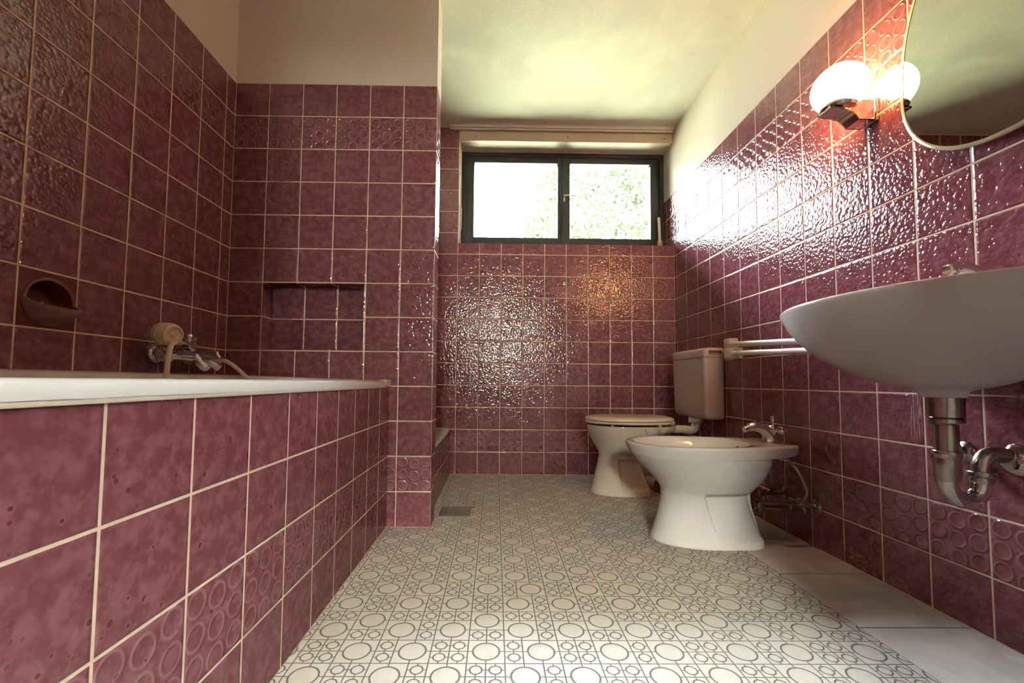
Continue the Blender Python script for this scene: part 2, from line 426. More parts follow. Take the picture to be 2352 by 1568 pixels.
# tiled partition at the end of the bath with its niche
NX0, NX1, NZ0, NZ1, ND = -0.7566, -0.3120, 0.755, 1.046, 0.09
PE = -0.0066; PB = Y1 + 0.122
bm = B(XL, NX0, Y1, PB, 0, CEIL); box(bm, NX1, PE, Y1, PB, 0, CEIL)
box(bm, NX0, NX1, Y1, PB, 0, NZ0); box(bm, NX0, NX1, Y1, PB, NZ1, CEIL)
part = struct('wall_partition', bm, 'tile_part')
struct('niche_lining', B(NX0, NX1, Y1 + ND, PB, NZ0, NZ1), 'tile_niche', part)
# the room's wall behind the viewpoint, with a doorway into the hall
bm = B(-1.0, -0.10, YF - 0.1, YF, 0, CEIL); box(bm, 0.78, 1.6, YF - 0.1, YF, 0, CEIL); box(bm, -0.10, 0.78, YF - 0.1, YF, 2.0, CEIL)
struct('wall_front', bm, 'plaster')
HY = -4.7
bm = B(-0.7, -0.6, HY, YF - 0.1, 0, CEIL)
struct('wall_hall_left', bm, 'plaster')
struct('wall_hall_right', B(1.4, 1.5, HY, YF - 0.1, 0, CEIL), 'plaster')
struct('floor_hall', B(-0.7, 1.5, HY - 0.1, YF - 0.1, -0.08, 0.0), 'strip')
struct('ceiling_hall', B(-0.7, 1.5, HY - 0.1, YF - 0.1, CEIL, CEIL + 0.1), 'ceiling')
bm = B(-0.7, 0.25, HY - 0.1, HY, 0, CEIL); box(bm, 0.49, 1.5, HY - 0.1, HY, 0, CEIL)
box(bm, 0.25, 0.49, HY - 0.1, HY, 0, 1.18); box(bm, 0.25, 0.49, HY - 0.1, HY, 1.62, CEIL)
struct('wall_hall_end', bm, 'plaster')
w2 = struct('window_2', B(0.25, 0.49, HY - 0.07, HY - 0.06, 1.18, 1.62), 'glass')

# window in the back wall
bm = BM()
for a in ((0.0045, 0.045, 0.165, 0.25, 1.577, 2.34), (1.470, 1.500, 0.165, 0.25, 1.577, 2.34), (0.045, 1.47, 0.165, 0.25, 2.29, 2.34), (0.045, 1.47, 0.165, 0.25, 1.577, 1.625)):
    box(bm, *a, bev=0.003)
win = struct('window_1', bm, 'black_frame')
def sash(x0, x1, gx0, gx1):
    bm = BM(); z0, z1, g0, g1 = 1.620, 2.298, 1.683, 2.245; y0, y1 = 0.178, 0.232
    box(bm, x0, gx0, y0, y1, z0, z1, bev=0.004); box(bm, gx1, x1, y0, y1, z0, z1, bev=0.004)
    box(bm, gx0, gx1, y0, y1, g1, z1, bev=0.003); box(bm, gx0, gx1, y0, y1, z0, g0, bev=0.003)
    s = struct('window_sash', bm, 'black_frame', win)
    struct('window_pane', B(gx0 - 0.005, gx1 + 0.005, 0.203, 0.207, g0 - 0.005, g1 + 0.005), 'glass', s)
    return s
sash(0.040, 0.7405, 0.0968, 0.7155); sR = sash(0.7415, 1.474, 0.8067, 1.405)
bm = B(0.757, 0.771, 0.170, 0.179, 1.955, 2.005, bev=0.003)
lathe(bm, [(0.007, 0), (0.007, 0.028)], (0.764, 0.172, 1.990), (0, -1, 0), 16)
tube(bm, [(0.764, 0.148, 1.990), (0.800, 0.146, 1.990), (0.845, 0.150, 1.985)], 0.0055, 12)
lathe(bm, [(0.005, 0), (0.005, 0.012)], (0.764, 0.172, 1.962), (0, -1, 0), 16)
wh = struct('window_handle', bm, 'white_plastic', win, 40)
bm = TU([(1.462, 0.160, 1.63), (1.458, 0.150, 1.70), (1.455, 0.150, 1.80), (1.454, 0.152, 1.832)], 0.0105, 14)
wl = struct('window_lever', bm, 'white_plastic', win, 40)
struct('lever_bracket', B(1.445, 1.480, 0.148, 0.172, 1.577, 1.665, bev=0.004), 'pink_board', win, 40)
# roller strap and plaster jamb on the left reveal
bm = B(0.0, 0.006, 0.0, 0.165, 1.577, 2.31)
struct('trim_1', bm, 'white_paint')
bm = B(0.006, 0.012, 0.055, 0.080, 1.62, 2.28); box(bm, 0.006, 0.016, 0.045, 0.10, 1.70, 1.86, bev=0.003)
struct('shutter_strap', bm, 'sealant', win)
# soffit and header board above the window
struct('trim_2', B(0.0, XR, 0.018, 0.26, 2.315, CEIL + 0.05), 'white_paint')
vb = struct('trim_3', B(0.004, XR - 0.002, -0.004, 0.018, 2.306, 2.372, bev=0.003), 'pink_board')
for x in (0.115, 0.760, 1.44):
    struct('screw_head', LA([(0.0045, 0), (0.003, 0.002)], (x, -0.004, 2.338), (0, -1, 0), 10), 'screw', vb, 40)
# ceiling rail with its rounded end
bm = BM()
rail = [(-0.055, 0.03, 2.392), (-0.04, -0.012, 2.392), (0.0, -0.030, 2.392), (0.06, -0.034, 2.392), (1.495, -0.034, 2.392)]
tube(bm, rail, 0.0075, 10)
tube(bm, [(x, y + 0.020, z - 0.006) for x, y, z in rail], 0.0085, 10)
box(bm, 0.0, 1.497, -0.046, 0.002, 2.393, 2.3995)
tag(obj('curtain_rail', bm, 'white_paint'), 'narrow white curtain rail with rounded end fixed along the ceiling above the window', 'rail')

# bath panel (tiled) and tray panel
struct('bath_panel', B(XT - 0.05, XT, YF, Y1, 0, 0.601), 'tile_tub')
struct('bath_ledge', B(XL, XT - 0.05, YF, -2.78, 0, 0.60), 'tile_tub')
struct('tray_panel', B(-0.09, -0.030, PB, 0.0, 0, 0.292), 'tile_tray')
# eave over the window outside, lawn
struct('roof_eave', B(-2.5, 4.5, 0.262, 0.97, 2.70, 2.86), 'eave')
struct('ground_lawn', B(-16, 18, -16, 22, -0.25, -0.10), 'lawn')

# ---------------------------------------------------------------- bath
t = thing('bathtub', 'white enamel bathtub set into the burgundy tiled panel', 'bathtub', (-0.55, -1.9, 0.0))
def tilt(L): return [Vector((p.x, p.y, p.z + (-0.19 - p.x) * 0.030)) for p in L]
x0, x1, y0, y1 = XL + 0.001, XT + 0.004, -2.78, Y1 - 0.001
prof = [(0.0, 0.6015, 0.03), (0.0, 0.612, 0.03), (0.002, 0.6185, 0.03), (0.008, 0.6225, 0.03), (0.022, 0.6235, 0.03), (0.060, 0.6225, 0.08), (0.068, 0.618, 0.09),
        (0.075, 0.600, 0.10), (0.095, 0.45, 0.13), (0.120, 0.25, 0.15), (0.160, 0.20, 0.16), (0.24, 0.19, 0.10)]
loops = [tilt(rrect(x0 + d, x1 - d, y0 + d * 1.6, y1 - d * 1.3, z, r)) for d, z, r in prof]
under = [tilt(rrect(x0 + 0.004, x1 - 0.004, y0 + 0.004, y1 - 0.004, 0.6015, 0.03))]
under = [tilt(rrect(x0 + d, x1 - d, y0 + d * 1.6, y1 - d * 1.3, z, r)) for d, z, r in ((0.22, 0.17, 0.10), (0.11, 0.2, 0.14), (0.08, 0.45, 0.12), (0.064, 0.596, 0.09), (0.02, 0.6015, 0.03))]
bm = loft(BM(), under + loops)
obj('tub', bm, 'enamel', t)
o = obj('sealant_end', B(XT - 0.02, XT + 0.0065, -1.125, Y1 + 0.001, 0.598, 0.6275, bev=0.003), 'sealant', t)
o['label'] = 'beige sealed corner of the rim'
obj('sealant_strip', B(XT - 0.01, XT + 0.0035, -2.78, -1.12, 0.5945, 0.6020, bev=0.002), 'sealant', t)

# bath mixer on the left wall
t = thing('bath_mixer', 'chrome two-handle bath mixer on the left wall above the tub', 'tap', (XL, -1.35, 0.71))
WX = XL
def ros(y, z): return LA([(0.036, 0.0), (0.036, 0.004), (0.030, 0.014), (0.022, 0.022), (0.020, 0.030)], (WX, y, z), (1, 0, 0))
obj('rosette', ros(-1.425, 0.708), 'chrome', t); obj('rosette', ros(-1.275, 0.706), 'chrome', t)
bm = TU([(WX + 0.03, -1.425, 0.708), (WX + 0.075, -1.425, 0.708)], 0.014, smooth_path=False)
tube(bm, [(WX + 0.03, -1.275, 0.706), (WX + 0.075, -1.275, 0.706)], 0.014, smooth_path=False)
tube(bm, [(WX + 0.075, -1.46, 0.708), (WX + 0.075, -1.24, 0.706)], 0.021, 20, smooth_path=False)
lathe(bm, [(0.017, 0), (0.017, 0.05), (0.012, 0.062)], (WX + 0.085, -1.35, 0.704), (0.7, 0, -0.7))
lathe(bm, [(0.015, 0), (0.017, 0.012), (0.013, 0.03), (0.016, 0.046)], (WX + 0.075, -1.36, 0.725), (0.1, 0, 1))
obj('body', bm, 'chrome', t)
def handle(y0, sgn):
    bm = BM()
    for a in range(6):
        a0 = a * PI / 3
    n = 36; loops = []
    for h, rr in ((0, 0.020), (0.006, 0.026), (0.034, 0.027), (0.042, 0.022), (0.045, 0.012)):
        loops.append([Vector((WX + 0.075 + (rr + 0.0025 * math.cos(6 * a)) * math.cos(a), y0 + sgn * h, 0.707 + (rr + 0.0025 * math.cos(6 * a)) * math.sin(a))) for a in (2 * PI * j / n for j in range(n))])
    return loft(bm, loops)
obj('handle', handle(-1.46, -1), 'chrome', t); obj('handle', handle(-1.24, 1), 'chrome', t)
bm = TU([(WX + 0.10, -1.35, 0.69), (WX + 0.14, -1.345, 0.682), (WX + 0.165, -1.34, 0.664)], lambda s: 0.014 - 0.002 * s)
obj('spout', bm, 'chrome', t)
bm = B(WX + 0.06, WX + 0.095, -1.395, -1.360, 0.728, 0.758, bev=0.006); lathe(bm, [(0.012, 0), (0.015, 0.02), (0.012, 0.03)], (WX + 0.08, -1.378, 0.752))
obj('cradle', bm, 'chrome', t)

# hand shower lying on the mixer, its hose hanging into the tub
t = thing('hand_shower', 'cream plastic hand shower resting on the chrome bath mixer with its hose in the tub', 'shower', (-0.80, -1.45, 0.77))
ax = Vector((0.95, -0.32, -0.14)).normalized(); o0 = Vector((-0.808, -1.500, 0.770))
bm = LA([(0.020, -0.034), (0.030, -0.030), (0.036, -0.020), (0.037, 0.000), (0.0345, 0.002), (0.0345, 0.006), (0.037, 0.008), (0.037, 0.022), (0.033, 0.028), (0.0325, 0.034), (0.026, 0.036), (0.024, 0.031), (0.010, 0.030), (0.006, 0.033)], o0 - ax * 0.01, ax)
obj('shower_head', bm, 'cream_plastic', t)
bm = TU([o0 + Vector((-0.01, 0.03, -0.012)), (-0.812, -1.430, 0.752), (-0.828, -1.385, 0.748)], lambda s: 0.012 - 0.002 * s)
obj('handle', bm, 'chrome', t)
bm = TU([(-0.815, -1.43, 0.748), (-0.790, -1.490, 0.747), (-0.775, -1.533, 0.725), (-0.772, -1.546, 0.66), (-0.772, -1.540, 0.56), (-0.74, -1.47, 0.40), (-0.66, -1.36, 0.27), (-0.62, -1.25, 0.30),
         (-0.65, -1.17, 0.45), (-0.70, -1.15, 0.57), (-0.755, -1.157, 0.640), (-0.800, -1.190, 0.690), (-0.825, -1.215, 0.702)], 0.0082, 12)
obj('hose', bm, 'hose_plastic', t)

# soap dish tile
t = thing('soap_dish', 'burgundy ceramic soap dish built into the left tiled wall above the tub', 'soap dish', (XL, -1.78, 0.76))
yc, zc = -1.785, 0.825
n = 72; bm = BM(); loops = []
def sq(h, x): 
    L = []
    for j in range(n):
        a = 2 * PI * j / n; c, q = math.cos(a), math.sin(a); k = h / max(abs(c), abs(q)); L.append(Vector((x, yc + k * c, zc + k * q)))
    return L
def arch(ry, up, dn, x, push, flat=1.0):
    L = []
    for j in range(n):
        a = 2 * PI * j / n; c, q = math.cos(a), math.sin(a); lo = max(0.0, -q) ** 0.75
        L.append(Vector((x + push * lo, yc + ry * c, zc + (up * q if q > 0 else dn * spow(q, flat)))))
    return L
loops = [sq(0.0728, XL - 0.004), sq(0.0728, XL + 0.001), arch(0.0665, 0.061, 0.066, XL + 0.002, 0.0), arch(0.0655, 0.0595, 0.052, XL + 0.006, 0.028, 0.8), arch(0.0645, 0.058, 0.030, XL + 0.008, 0.048, 0.6),
         arch(0.061, 0.0545, 0.021, XL + 0.0085, 0.050, 0.5), arch(0.057, 0.051, 0.021, XL + 0.005, 0.044, 0.5), arch(0.055, 0.049, 0.036, XL - 0.010, 0.035, 0.6), arch(0.050, 0.044, 0.042, XL - 0.042, 0.030, 0.7), arch(0.03, 0.025, 0.03, XL - 0.052, 0.010, 0.8)]
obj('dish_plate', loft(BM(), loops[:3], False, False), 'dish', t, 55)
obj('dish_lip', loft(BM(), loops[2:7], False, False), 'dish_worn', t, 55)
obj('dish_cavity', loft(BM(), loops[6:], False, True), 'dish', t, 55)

# shower tray behind the partition
t = thing('shower_tray', 'white shower tray edge with rounded corner behind the tiled partition', 'shower tray', (-0.4, -0.46, 0.29))
pr = [(0.0, 0.2925), (0.0, 0.303), (0.003, 0.309), (0.012, 0.3125), (0.075, 0.3125), (0.085, 0.305), (0.10, 0.22), (0.2, 0.20)]
bm = loft(BM(), [rrect(XL + 0.001 + d, -0.0275 - d, PB + 0.001 + d, -0.001 - d, z, 0.045 + d * 0.2) for d, z in pr])
obj('tray', bm, 'ceramic', t)

# white plugs left in the back wall
for z, s in ((1.927, 'topmost, level with the window glass'), (1.424, 'just below the level of the window sill'), (0.9207, 'just above the level of the cistern top'), (0.4175, 'lowest, just above the shower tray')):
    o = obj('wall_plug', LA([(0.0055, 0), (0.005, 0.0025), (0.003, 0.004)], (-0.0533, 0.0, z), (0, -1, 0), 14), 'white_plastic')
    tag(o, 'small white plug in the back wall tiles, ' + s, 'wall plug', 'white plugs in the back wall')

# floor drain
t = thing('floor_drain', 'flat grey metal drain cover in the floor beside the shower tray', 'drain', (0.083, -0.828, 0.0))
bm = B(0.008, 0.155, -0.903, -0.753, -0.0005, 0.0035, bev=0.001); box(bm, 0.150, 0.172, -0.765, -0.752, -0.0005, 0.003)
obj('cover', bm, 'steel', t)
obj('lift_hole', LA([(0.004, 0), (0.004, 0.0003)], (0.083, -0.828, 0.0035), (0, 0, 1), 12), 'dark', t)

# ---------------------------------------------------------------- toilet
def pan_body(secs, yc, xr, m=8, recess=None, inner=None, ef=2.1, n=200, taper=None):
    """secs rows: z, xf, xb, hw, eb, wide"""
    loops = []
    for z, xf, xb, hw, eb, wide in dense(secs, m):
        L = plan(xf, xb, hw, yc, z, ef, eb, wide, n, taper(z) if taper else 0.0)
        if recess:
            za, zb, xa, slope, depth, ymin = recess
            for p in L:
                if abs(p.y - yc) > ymin:
                    st = lambda q: (lambda w_: w_ * w_ * (3 - 2 * w_))(min(max(q, 0.0), 1.0))
                    k = st((p.x - xa - slope * (zb - p.z)) / 0.014) * st((p.z - za) / 0.014) * st((zb - p.z) / 0.022) * st((abs(p.y - yc) - ymin) / 0.03)
                    p.y -= math.copysign(depth * k, p.y - yc)
        loops.append(L)
    for z, xf, xb, hw, eb, wide in (inner or []):
        loops.append(plan(xf, xb, hw, yc, z, ef, eb, wide, n, taper(z) if taper and eb > 2.5 else 0.0))
    return loft(BM(), loops)

t = thing('toilet', 'cream ceramic toilet with closed lid in the back right corner', 'toilet', (0.98, -0.43, 0.0))
yc = -0.43
secs = [(0.000, 0.822, 1.148, 0.118, 4.0, 0.5), (0.006, 0.822, 1.148, 0.118, 4.0, 0.5), (0.03, 0.827, 1.143, 0.113, 4.0, 0.5), (0.10, 0.843, 1.115, 0.101, 3.5, 0.5),
        (0.17, 0.860, 1.10, 0.098, 3.0, 0.5), (0.215, 0.868, 1.10, 0.104, 2.6, 0.5), (0.245, 0.856, 1.12, 0.126, 2.4, 0.5), (0.285, 0.832, 1.155, 0.150, 2.4, 0.5),
        (0.325, 0.813, 1.20, 0.168, 2.4, 0.5), (0.350, 0.805, 1.278, 0.175, 2.6, 0.45), (0.372, 0.801, 1.288, 0.177, 3.0, 0.45), (0.384, 0.802, 1.288, 0.176, 3.2, 0.45)]
bm = pan_body(secs, yc, 1.29, recess=(0.024, 0.205, 0.945, 0.14, 0.024, 0.05), inner=[(0.386, 0.812, 1.28, 0.166, 3.2, 0.45), (0.380, 0.86, 1.13, 0.12, 2.2, 0.5), (0.27, 0.90, 1.08, 0.08, 2.0, 0.5)])
bowl = obj('bowl', bm, 'ceramic_cream', t, 50)
seat = [(0.3945, 0.797, 1.265, 0.174), (0.398, 0.790, 1.268, 0.180), (0.404, 0.789, 1.268, 0.182), (0.4095, 0.794, 1.266, 0.178)]
obj('seat', loft(BM(), [plan(a, c, w, yc, z, 2.15, 3.0, 0.46) for z, a, c, w in seat]), 'seat', t, 60)
lid = [(0.4115, 0.798, 1.272, 0.176), (0.4135, 0.791, 1.280, 0.183), (0.420, 0.790, 1.281, 0.184), (0.427, 0.796, 1.277, 0.178), (0.4325, 0.83, 1.26, 0.150), (0.4355, 0.90, 1.20, 0.09), (0.4362, 0.98, 1.1, 0.03)]
obj('lid', loft(BM(), [plan(a, c, w, yc, z, 2.15, 3.0, 0.46) for z, a, c, w in lid]), 'seat', t, 60)
for y in (yc - 0.075, yc + 0.075):
    bm = TU([(1.262, y - 0.02, 0.402), (1.262, y + 0.02, 0.402)], 0.009, smooth_path=False); lathe(bm, [(0.011, 0), (0.011, 0.014)], (1.262, y, 0.385))
    obj('hinge', bm, 'seat', t)
for x, y in ((0.905, yc - 0.150), (1.16, yc - 0.158)):
    obj('bumper', LA([(0.009, 0), (0.008, 0.008)], (x, y, 0.3865), (0, 0, 1), 16), 'white_plastic', t)
obj('bolt_cap', LA([(0.010, 0), (0.009, 0.004), (0.004, 0.006)], (0.985, yc - 0.104, 0.030), (0, -0.4, 1), 18), 'ceramic_cream', t)
o = obj('blue_mark', TU([(1.075, yc - 0.1757, 0.372), (1.081, yc - 0.1745, 0.360), (1.084, yc - 0.172, 0.346)], 0.0022, 8), 'blue', t); o['label'] = 'small blue pen stroke'
bm = TU([(1.08, yc, 0.14), (1.16, yc, 0.14), (1.22, yc, 0.12), (1.25, yc, 0.06), (1.25, yc, 0.0)], 0.050, 20)
obj('waste_pipe', bm, 'grey_pipe', t)
obj('waste_collar', LA([(0.058, 0), (0.060, 0.01), (0.060, 0.05), (0.054, 0.06)], (1.25, yc, 0.0)), 'rust', t)

# cistern on the right wall
t = thing('cistern', 'pinkish beige plastic flush cistern on the right wall behind the toilet', 'cistern', (1.44, -0.43, 0.43))
cx0, cx1, cy0, cy1 = 1.383, 1.499, -0.636, -0.221
def cis(d, z, tx=0.0, r=0.022): return rrect(cx0 + d + tx, cx1, cy0 + d, cy1 - d, z, max(r - d * 0.3, 0.006))
body = [(0.040, 0.428), (0.018, 0.431), (0.007, 0.440), (0.004, 0.455), (0.003, 0.52), (0.0015, 0.66), (0.0, 0.764)]
obj('body', loft(BM(), [cis(d, z, (0.764 - z) * 0.012) for d, z in body]), 'cistern', t, 50)
lidp = [(0.0005, 0.7665), (-0.0005, 0.772), (-0.0005, 0.800), (0.003, 0.809), (0.012, 0.815), (0.03, 0.8175)]
obj('lid', loft(BM(), [cis(d, z) for d, z in lidp]), 'cistern', t, 50)
obj('seam', loft(BM(), [cis(0.0028, 0.763), cis(0.0028, 0.7675)]), 'dark', t)
fh = obj('flush_handle', B(1.410, 1.477, cy0 - 0.0015, cy0 + 0.006, 0.7795, 0.801, bev=0.001), 'dark', t); fh['label'] = 'dark flush slot'
obj('flush_key', B(1.412, 1.475, cy0 - 0.003, cy0 + 0.004, 0.7815, 0.7865, bev=0.001), 'cistern', fh)
obj('side_stud', B(1.449, 1.462, cy0 - 0.004, cy0 + 0.004, 0.744, 0.750, bev=0.0015), 'cistern', t)
bm = LA([(0.040, 0.0), (0.040, 0.030), (0.034, 0.034)], (1.432, yc, 0.430), (0, 0, -1))
obj('pipe_collar', bm, 'pipe_plastic', t)
bm = TU([(1.432, yc, 0.43), (1.432, yc, 0.392), (1.424, yc, 0.366), (1.402, yc, 0.353), (1.37, yc, 0.358), (1.289, yc, 0.358)], lambda s: 0.028 - 0.006 * min(1, s * 1.5), 20)
obj('flush_pipe', bm, 'pipe_plastic', t)

# towel rail
t = thing('towel_rail', 'double white towel rail on the right wall between cistern and washbasin', 'towel rail', (1.48, -0.76, 0.79))
b1 = B(1.455, 1.499, -0.760, -0.700, 0.795, 0.855, bev=0.004)
b2 = B(1.440, 1.499, -0.800, -0.725, 0.750, 0.803, bev=0.004)
obj('bracket', b1, 'white_plastic', t); obj('bracket', b2, 'white_plastic', t)
obj('bar', TU([(1.460, -0.75, 0.824), (1.452, -1.36, 0.786)], 0.0125, smooth_path=False), 'white_plastic', t)
obj('bar', TU([(1.452, -0.79, 0.775), (1.448, -1.36, 0.749)], 0.0125, smooth_path=False), 'white_plastic', t)

# ---------------------------------------------------------------- bidet
t = thing('bidet', 'white ceramic bidet in front of the toilet with chrome tap on its rear ledge', 'bidet', (1.1, -1.15, 0.0))
yc = -1.15
secs = [(0.000, 0.905, 1.318, 0.133, 4.5, 0.5), (0.006, 0.905, 1.318, 0.133, 4.5, 0.5), (0.028, 0.912, 1.315, 0.128, 4.5, 0.5), (0.09, 0.932, 1.300, 0.116, 4.0, 0.5),
        (0.150, 0.946, 1.285, 0.111, 3.5, 0.5), (0.190, 0.949, 1.284, 0.114, 3.2, 0.5), (0.215, 0.940, 1.300, 0.127, 3.0, 0.5), (0.238, 0.922, 1.328, 0.143, 2.8, 0.5), (0.262, 0.898, 1.345, 0.157, 2.6, 0.5),
        (0.295, 0.866, 1.362, 0.170, 2.5, 0.48), (0.322, 0.842, 1.376, 0.180, 2.5, 0.46), (0.338, 0.829, 1.400, 0.185, 3.2, 0.44), (0.346, 0.823, 1.462, 0.187, 5.0, 0.42), (0.375, 0.809, 1.466, 0.191, 6.0, 0.42), (0.382, 0.808, 1.464, 0.190, 6.0, 0.42)]
bm = pan_body(secs, yc, 1.46, taper=lambda z: 0.40 * min(1.0, max(0.0, (z - 0.31) / 0.035)), recess=(0.024, 0.205, 1.065, 0.26, 0.024, 0.05),
              inner=[(0.3855, 0.813, 1.460, 0.186, 6.0, 0.42), (0.386, 0.833, 1.295, 0.166, 2.3, 0.5), (0.380, 0.842, 1.285, 0.158, 2.2, 0.5), (0.33, 0.875, 1.26, 0.132, 2.1, 0.5), (0.27, 0.94, 1.20, 0.085, 2.0, 0.5), (0.255, 1.02, 1.12, 0.03, 2.0, 0.5)])
# fold line on the foot
obj('body', bm, 'ceramic', t, 50)
obj('screw_hole', LA([(0.007, 0), (0.006, 0.001)], (1.128, yc - 0.1035, 0.043), (0, -1, 0.35), 14), 'dark', t)
obj('overflow', LA([(0.008, 0), (0.007, 0.001)], (1.262, yc + 0.0, 0.362), (-1, 0, 0.3), 14), 'dark', t)

t = thing('bidet_tap', 'chrome bidet tap with lift knob on the rear ledge of the bidet', 'tap', (1.395, yc, 0.386))
bm = LA([(0.028, 0.0), (0.028, 0.006), (0.022, 0.012), (0.020, 0.03)], (1.392, yc, 0.3855))
tube(bm, [(1.402, yc, 0.392), (1.392, yc, 0.418), (1.368, yc, 0.440), (1.335, yc, 0.449), (1.312, yc, 0.445)], lambda s: 0.0265 - 0.010 * s, 18)
obj('body', bm, 'chrome', t)
obj('nozzle', LA([(0.013, 0), (0.0135, 0.012), (0.0125, 0.013), (0.0135, 0.026), (0.010, 0.030)], (1.316, yc, 0.446), (-0.85, 0, -0.35)), 'chrome', t)
bm = TU([(1.385, yc, 0.432), (1.355, yc, 0.462), (1.335, yc, 0.470)], lambda s: 0.010 - 0.003 * s, 14); obj('lever', bm, 'chrome', t)
bm = TU([(1.412, yc, 0.40), (1.412, yc, 0.468)], 0.0032, 10, smooth_path=False); lathe(bm, [(0.006, 0), (0.0105, 0.006), (0.0085, 0.014), (0.0105, 0.022), (0.0095, 0.027)], (1.412, yc, 0.466)); obj('lift_knob', bm, 'chrome', t)
for s in (-1, 1):
    h_ = obj('handle', LA([(0.010, 0), (0.012, 0.012), (0.017, 0.018), (0.017, 0.036), (0.012, 0.040)], (1.415, yc + s * 0.012, 0.432), (0.35, s, 0.25), 20), 'chrome', t)
    obj('handle_dot', LA([(0.006, 0), (0.005, 0.001)], Vector((1.415, yc + s * 0.012, 0.432)) + Vector((0.35, s, 0.25)).normalized() * 0.040, (0.35, s, 0.25), 12), 'red_dot' if s < 0 else 'blue', h_)

def valve(y, z, hose_pts, label, out=0.085):
    t = thing('angle_valve', label, 'valve', (XR, y, z))
    obj('rosette', LA([(0.026, 0), (0.026, 0.003), (0.020, 0.009), (0.010, 0.013)], (XR, y, z), (-1, 0, 0)), 'old_chrome', t)
    bm = TU([(XR - 0.008, y, z), (XR - out, y, z)], 0.0095, smooth_path=False); lathe(bm, [(0.013, 0), (0.013, 0.02), (0.010, 0.03)], (XR - out * 0.62, y, z - 0.008), (0, 0, 1), 6)
    obj('body', bm, 'old_chrome', t)
    obj('handle', LA([(0.009, 0), (0.013, 0.006), (0.014, 0.024), (0.010, 0.028)], (XR - out, y, z), (-1, 0, 0), 12), 'old_chrome', t)
    obj('hose', TU([(XR - out * 0.62, y, z + 0.02)] + hose_pts, 0.0055, 10), 'grey_hose', t)
    return t
valve(-1.265, 0.160, [(XR - 0.055, -1.285, 0.220), (XR - 0.064, -1.262, 0.280), (XR - 0.072, -1.215, 0.322), (XR - 0.076, -1.175, 0.343)], 'tarnished angle valve beside the bidet, nearest the washbasin, with its hose bowed')
valve(-1.085, 0.165, [(XR - 0.060, -1.088, 0.22), (XR - 0.068, -1.105, 0.29), (XR - 0.072, -1.125, 0.343)], 'tarnished angle valve behind the bidet, nearest the toilet, with its hose straight up')
t = thing('bidet_drain_pipe', 'tarnished metal drain pipe running from the bidet foot to the right wall', 'pipe', (XR, -1.175, 0.135))
obj('pipe', TU([(1.302, -1.175, 0.135), (1.498, -1.175, 0.135)], 0.0165, 18, smooth_path=False), 'old_chrome', t)
obj('rosette', LA([(0.034, 0), (0.034, 0.003), (0.027, 0.010), (0.017, 0.014)], (XR, -1.175, 0.135), (-1, 0, 0)), 'old_chrome', t)
obj('nut', LA([(0.021, 0), (0.022, 0.004), (0.022, 0.022), (0.019, 0.026)], (1.318, -1.175, 0.135), (1, 0, 0), 8), 'old_chrome', t)

# ---------------------------------------------------------------- washbasin
t = thing('washbasin', 'large oval white ceramic washbasin on the right wall under the mirror', 'washbasin', (1.30, -1.90, 0.60))
yc = -1.90; DX = 1.333
def bas(s, z, sy=None, fx=None):
    sy = s if sy is None else sy
    L = []
    for i in range(112):
        a = 2 * PI * i / 112; c, sn = math.cos(a), math.sin(a)
        if c > 0: x, y = 1.36 + 0.138 * spow(c, 2 / 5), 0.388 * spow(sn, 2 / 2.6)
        else: x, y = 1.36 - 0.325 * abs(c), 0.388 * sn
        L.append(Vector((DX + (x - DX) * s, yc + y * sy * (1.0 if y > 0 else 1 - 0.24 * max(0.0, min(1.0, (0.94 - s) / 0.35))), z)))
    return L
outer = [(0.10, 0.5955), (0.130, 0.5965), (0.137, 0.602), (0.145, 0.610), (0.18, 0.615), (0.25, 0.6195), (0.34, 0.627), (0.46, 0.643), (0.58, 0.664), (0.70, 0.691), (0.80, 0.720), (0.885, 0.752), (0.945, 0.783), (0.982, 0.806), (0.997, 0.818), (1.0, 0.823), (0.992, 0.8275)]
inner = [(0.955, 0.8285), (0.93, 0.824), (0.90, 0.80), (0.82, 0.755), (0.66, 0.70), (0.45, 0.665), (0.2, 0.648), (0.06, 0.645)]
bm = loft(BM(), [bas(s, z) for s, z in outer + inner])
obj('basin', bm, 'ceramic', t, 60)
obj('drain_ring', LA([(0.032, 0), (0.032, 0.003), (0.024, 0.003), (0.022, 0.0)], (DX, yc, 0.645)), 'chrome', t)

t = thing('basin_tap', 'chrome tap whose spout tip shows above the washbasin rim', 'tap', (1.452, yc, 0.828))
bm = LA([(0.027, 0), (0.027, 0.005), (0.021, 0.010), (0.020, 0.045), (0.016, 0.056)], (1.447, yc, 0.826))
obj('body', bm, 'chrome', t)
bm = TU([(1.452, yc, 0.850), (1.436, yc, 0.880), (1.410, yc, 0.900), (1.384, yc, 0.908), (1.368, yc, 0.906)], lambda s: 0.020 - 0.006 * s, 18); obj('spout', bm, 'chrome', t)
obj('aerator', LA([(0.012, 0), (0.0135, 0.004), (0.0135, 0.018), (0.011, 0.022)], (1.373, yc, 0.907), (-0.9, 0, -0.25)), 'chrome', t)
bm = TU([(1.447, yc, 0.875), (1.455, yc - 0.02, 0.882), (1.462, yc - 0.065, 0.889)], 0.006, 12); obj('lever', bm, 'chrome', t)

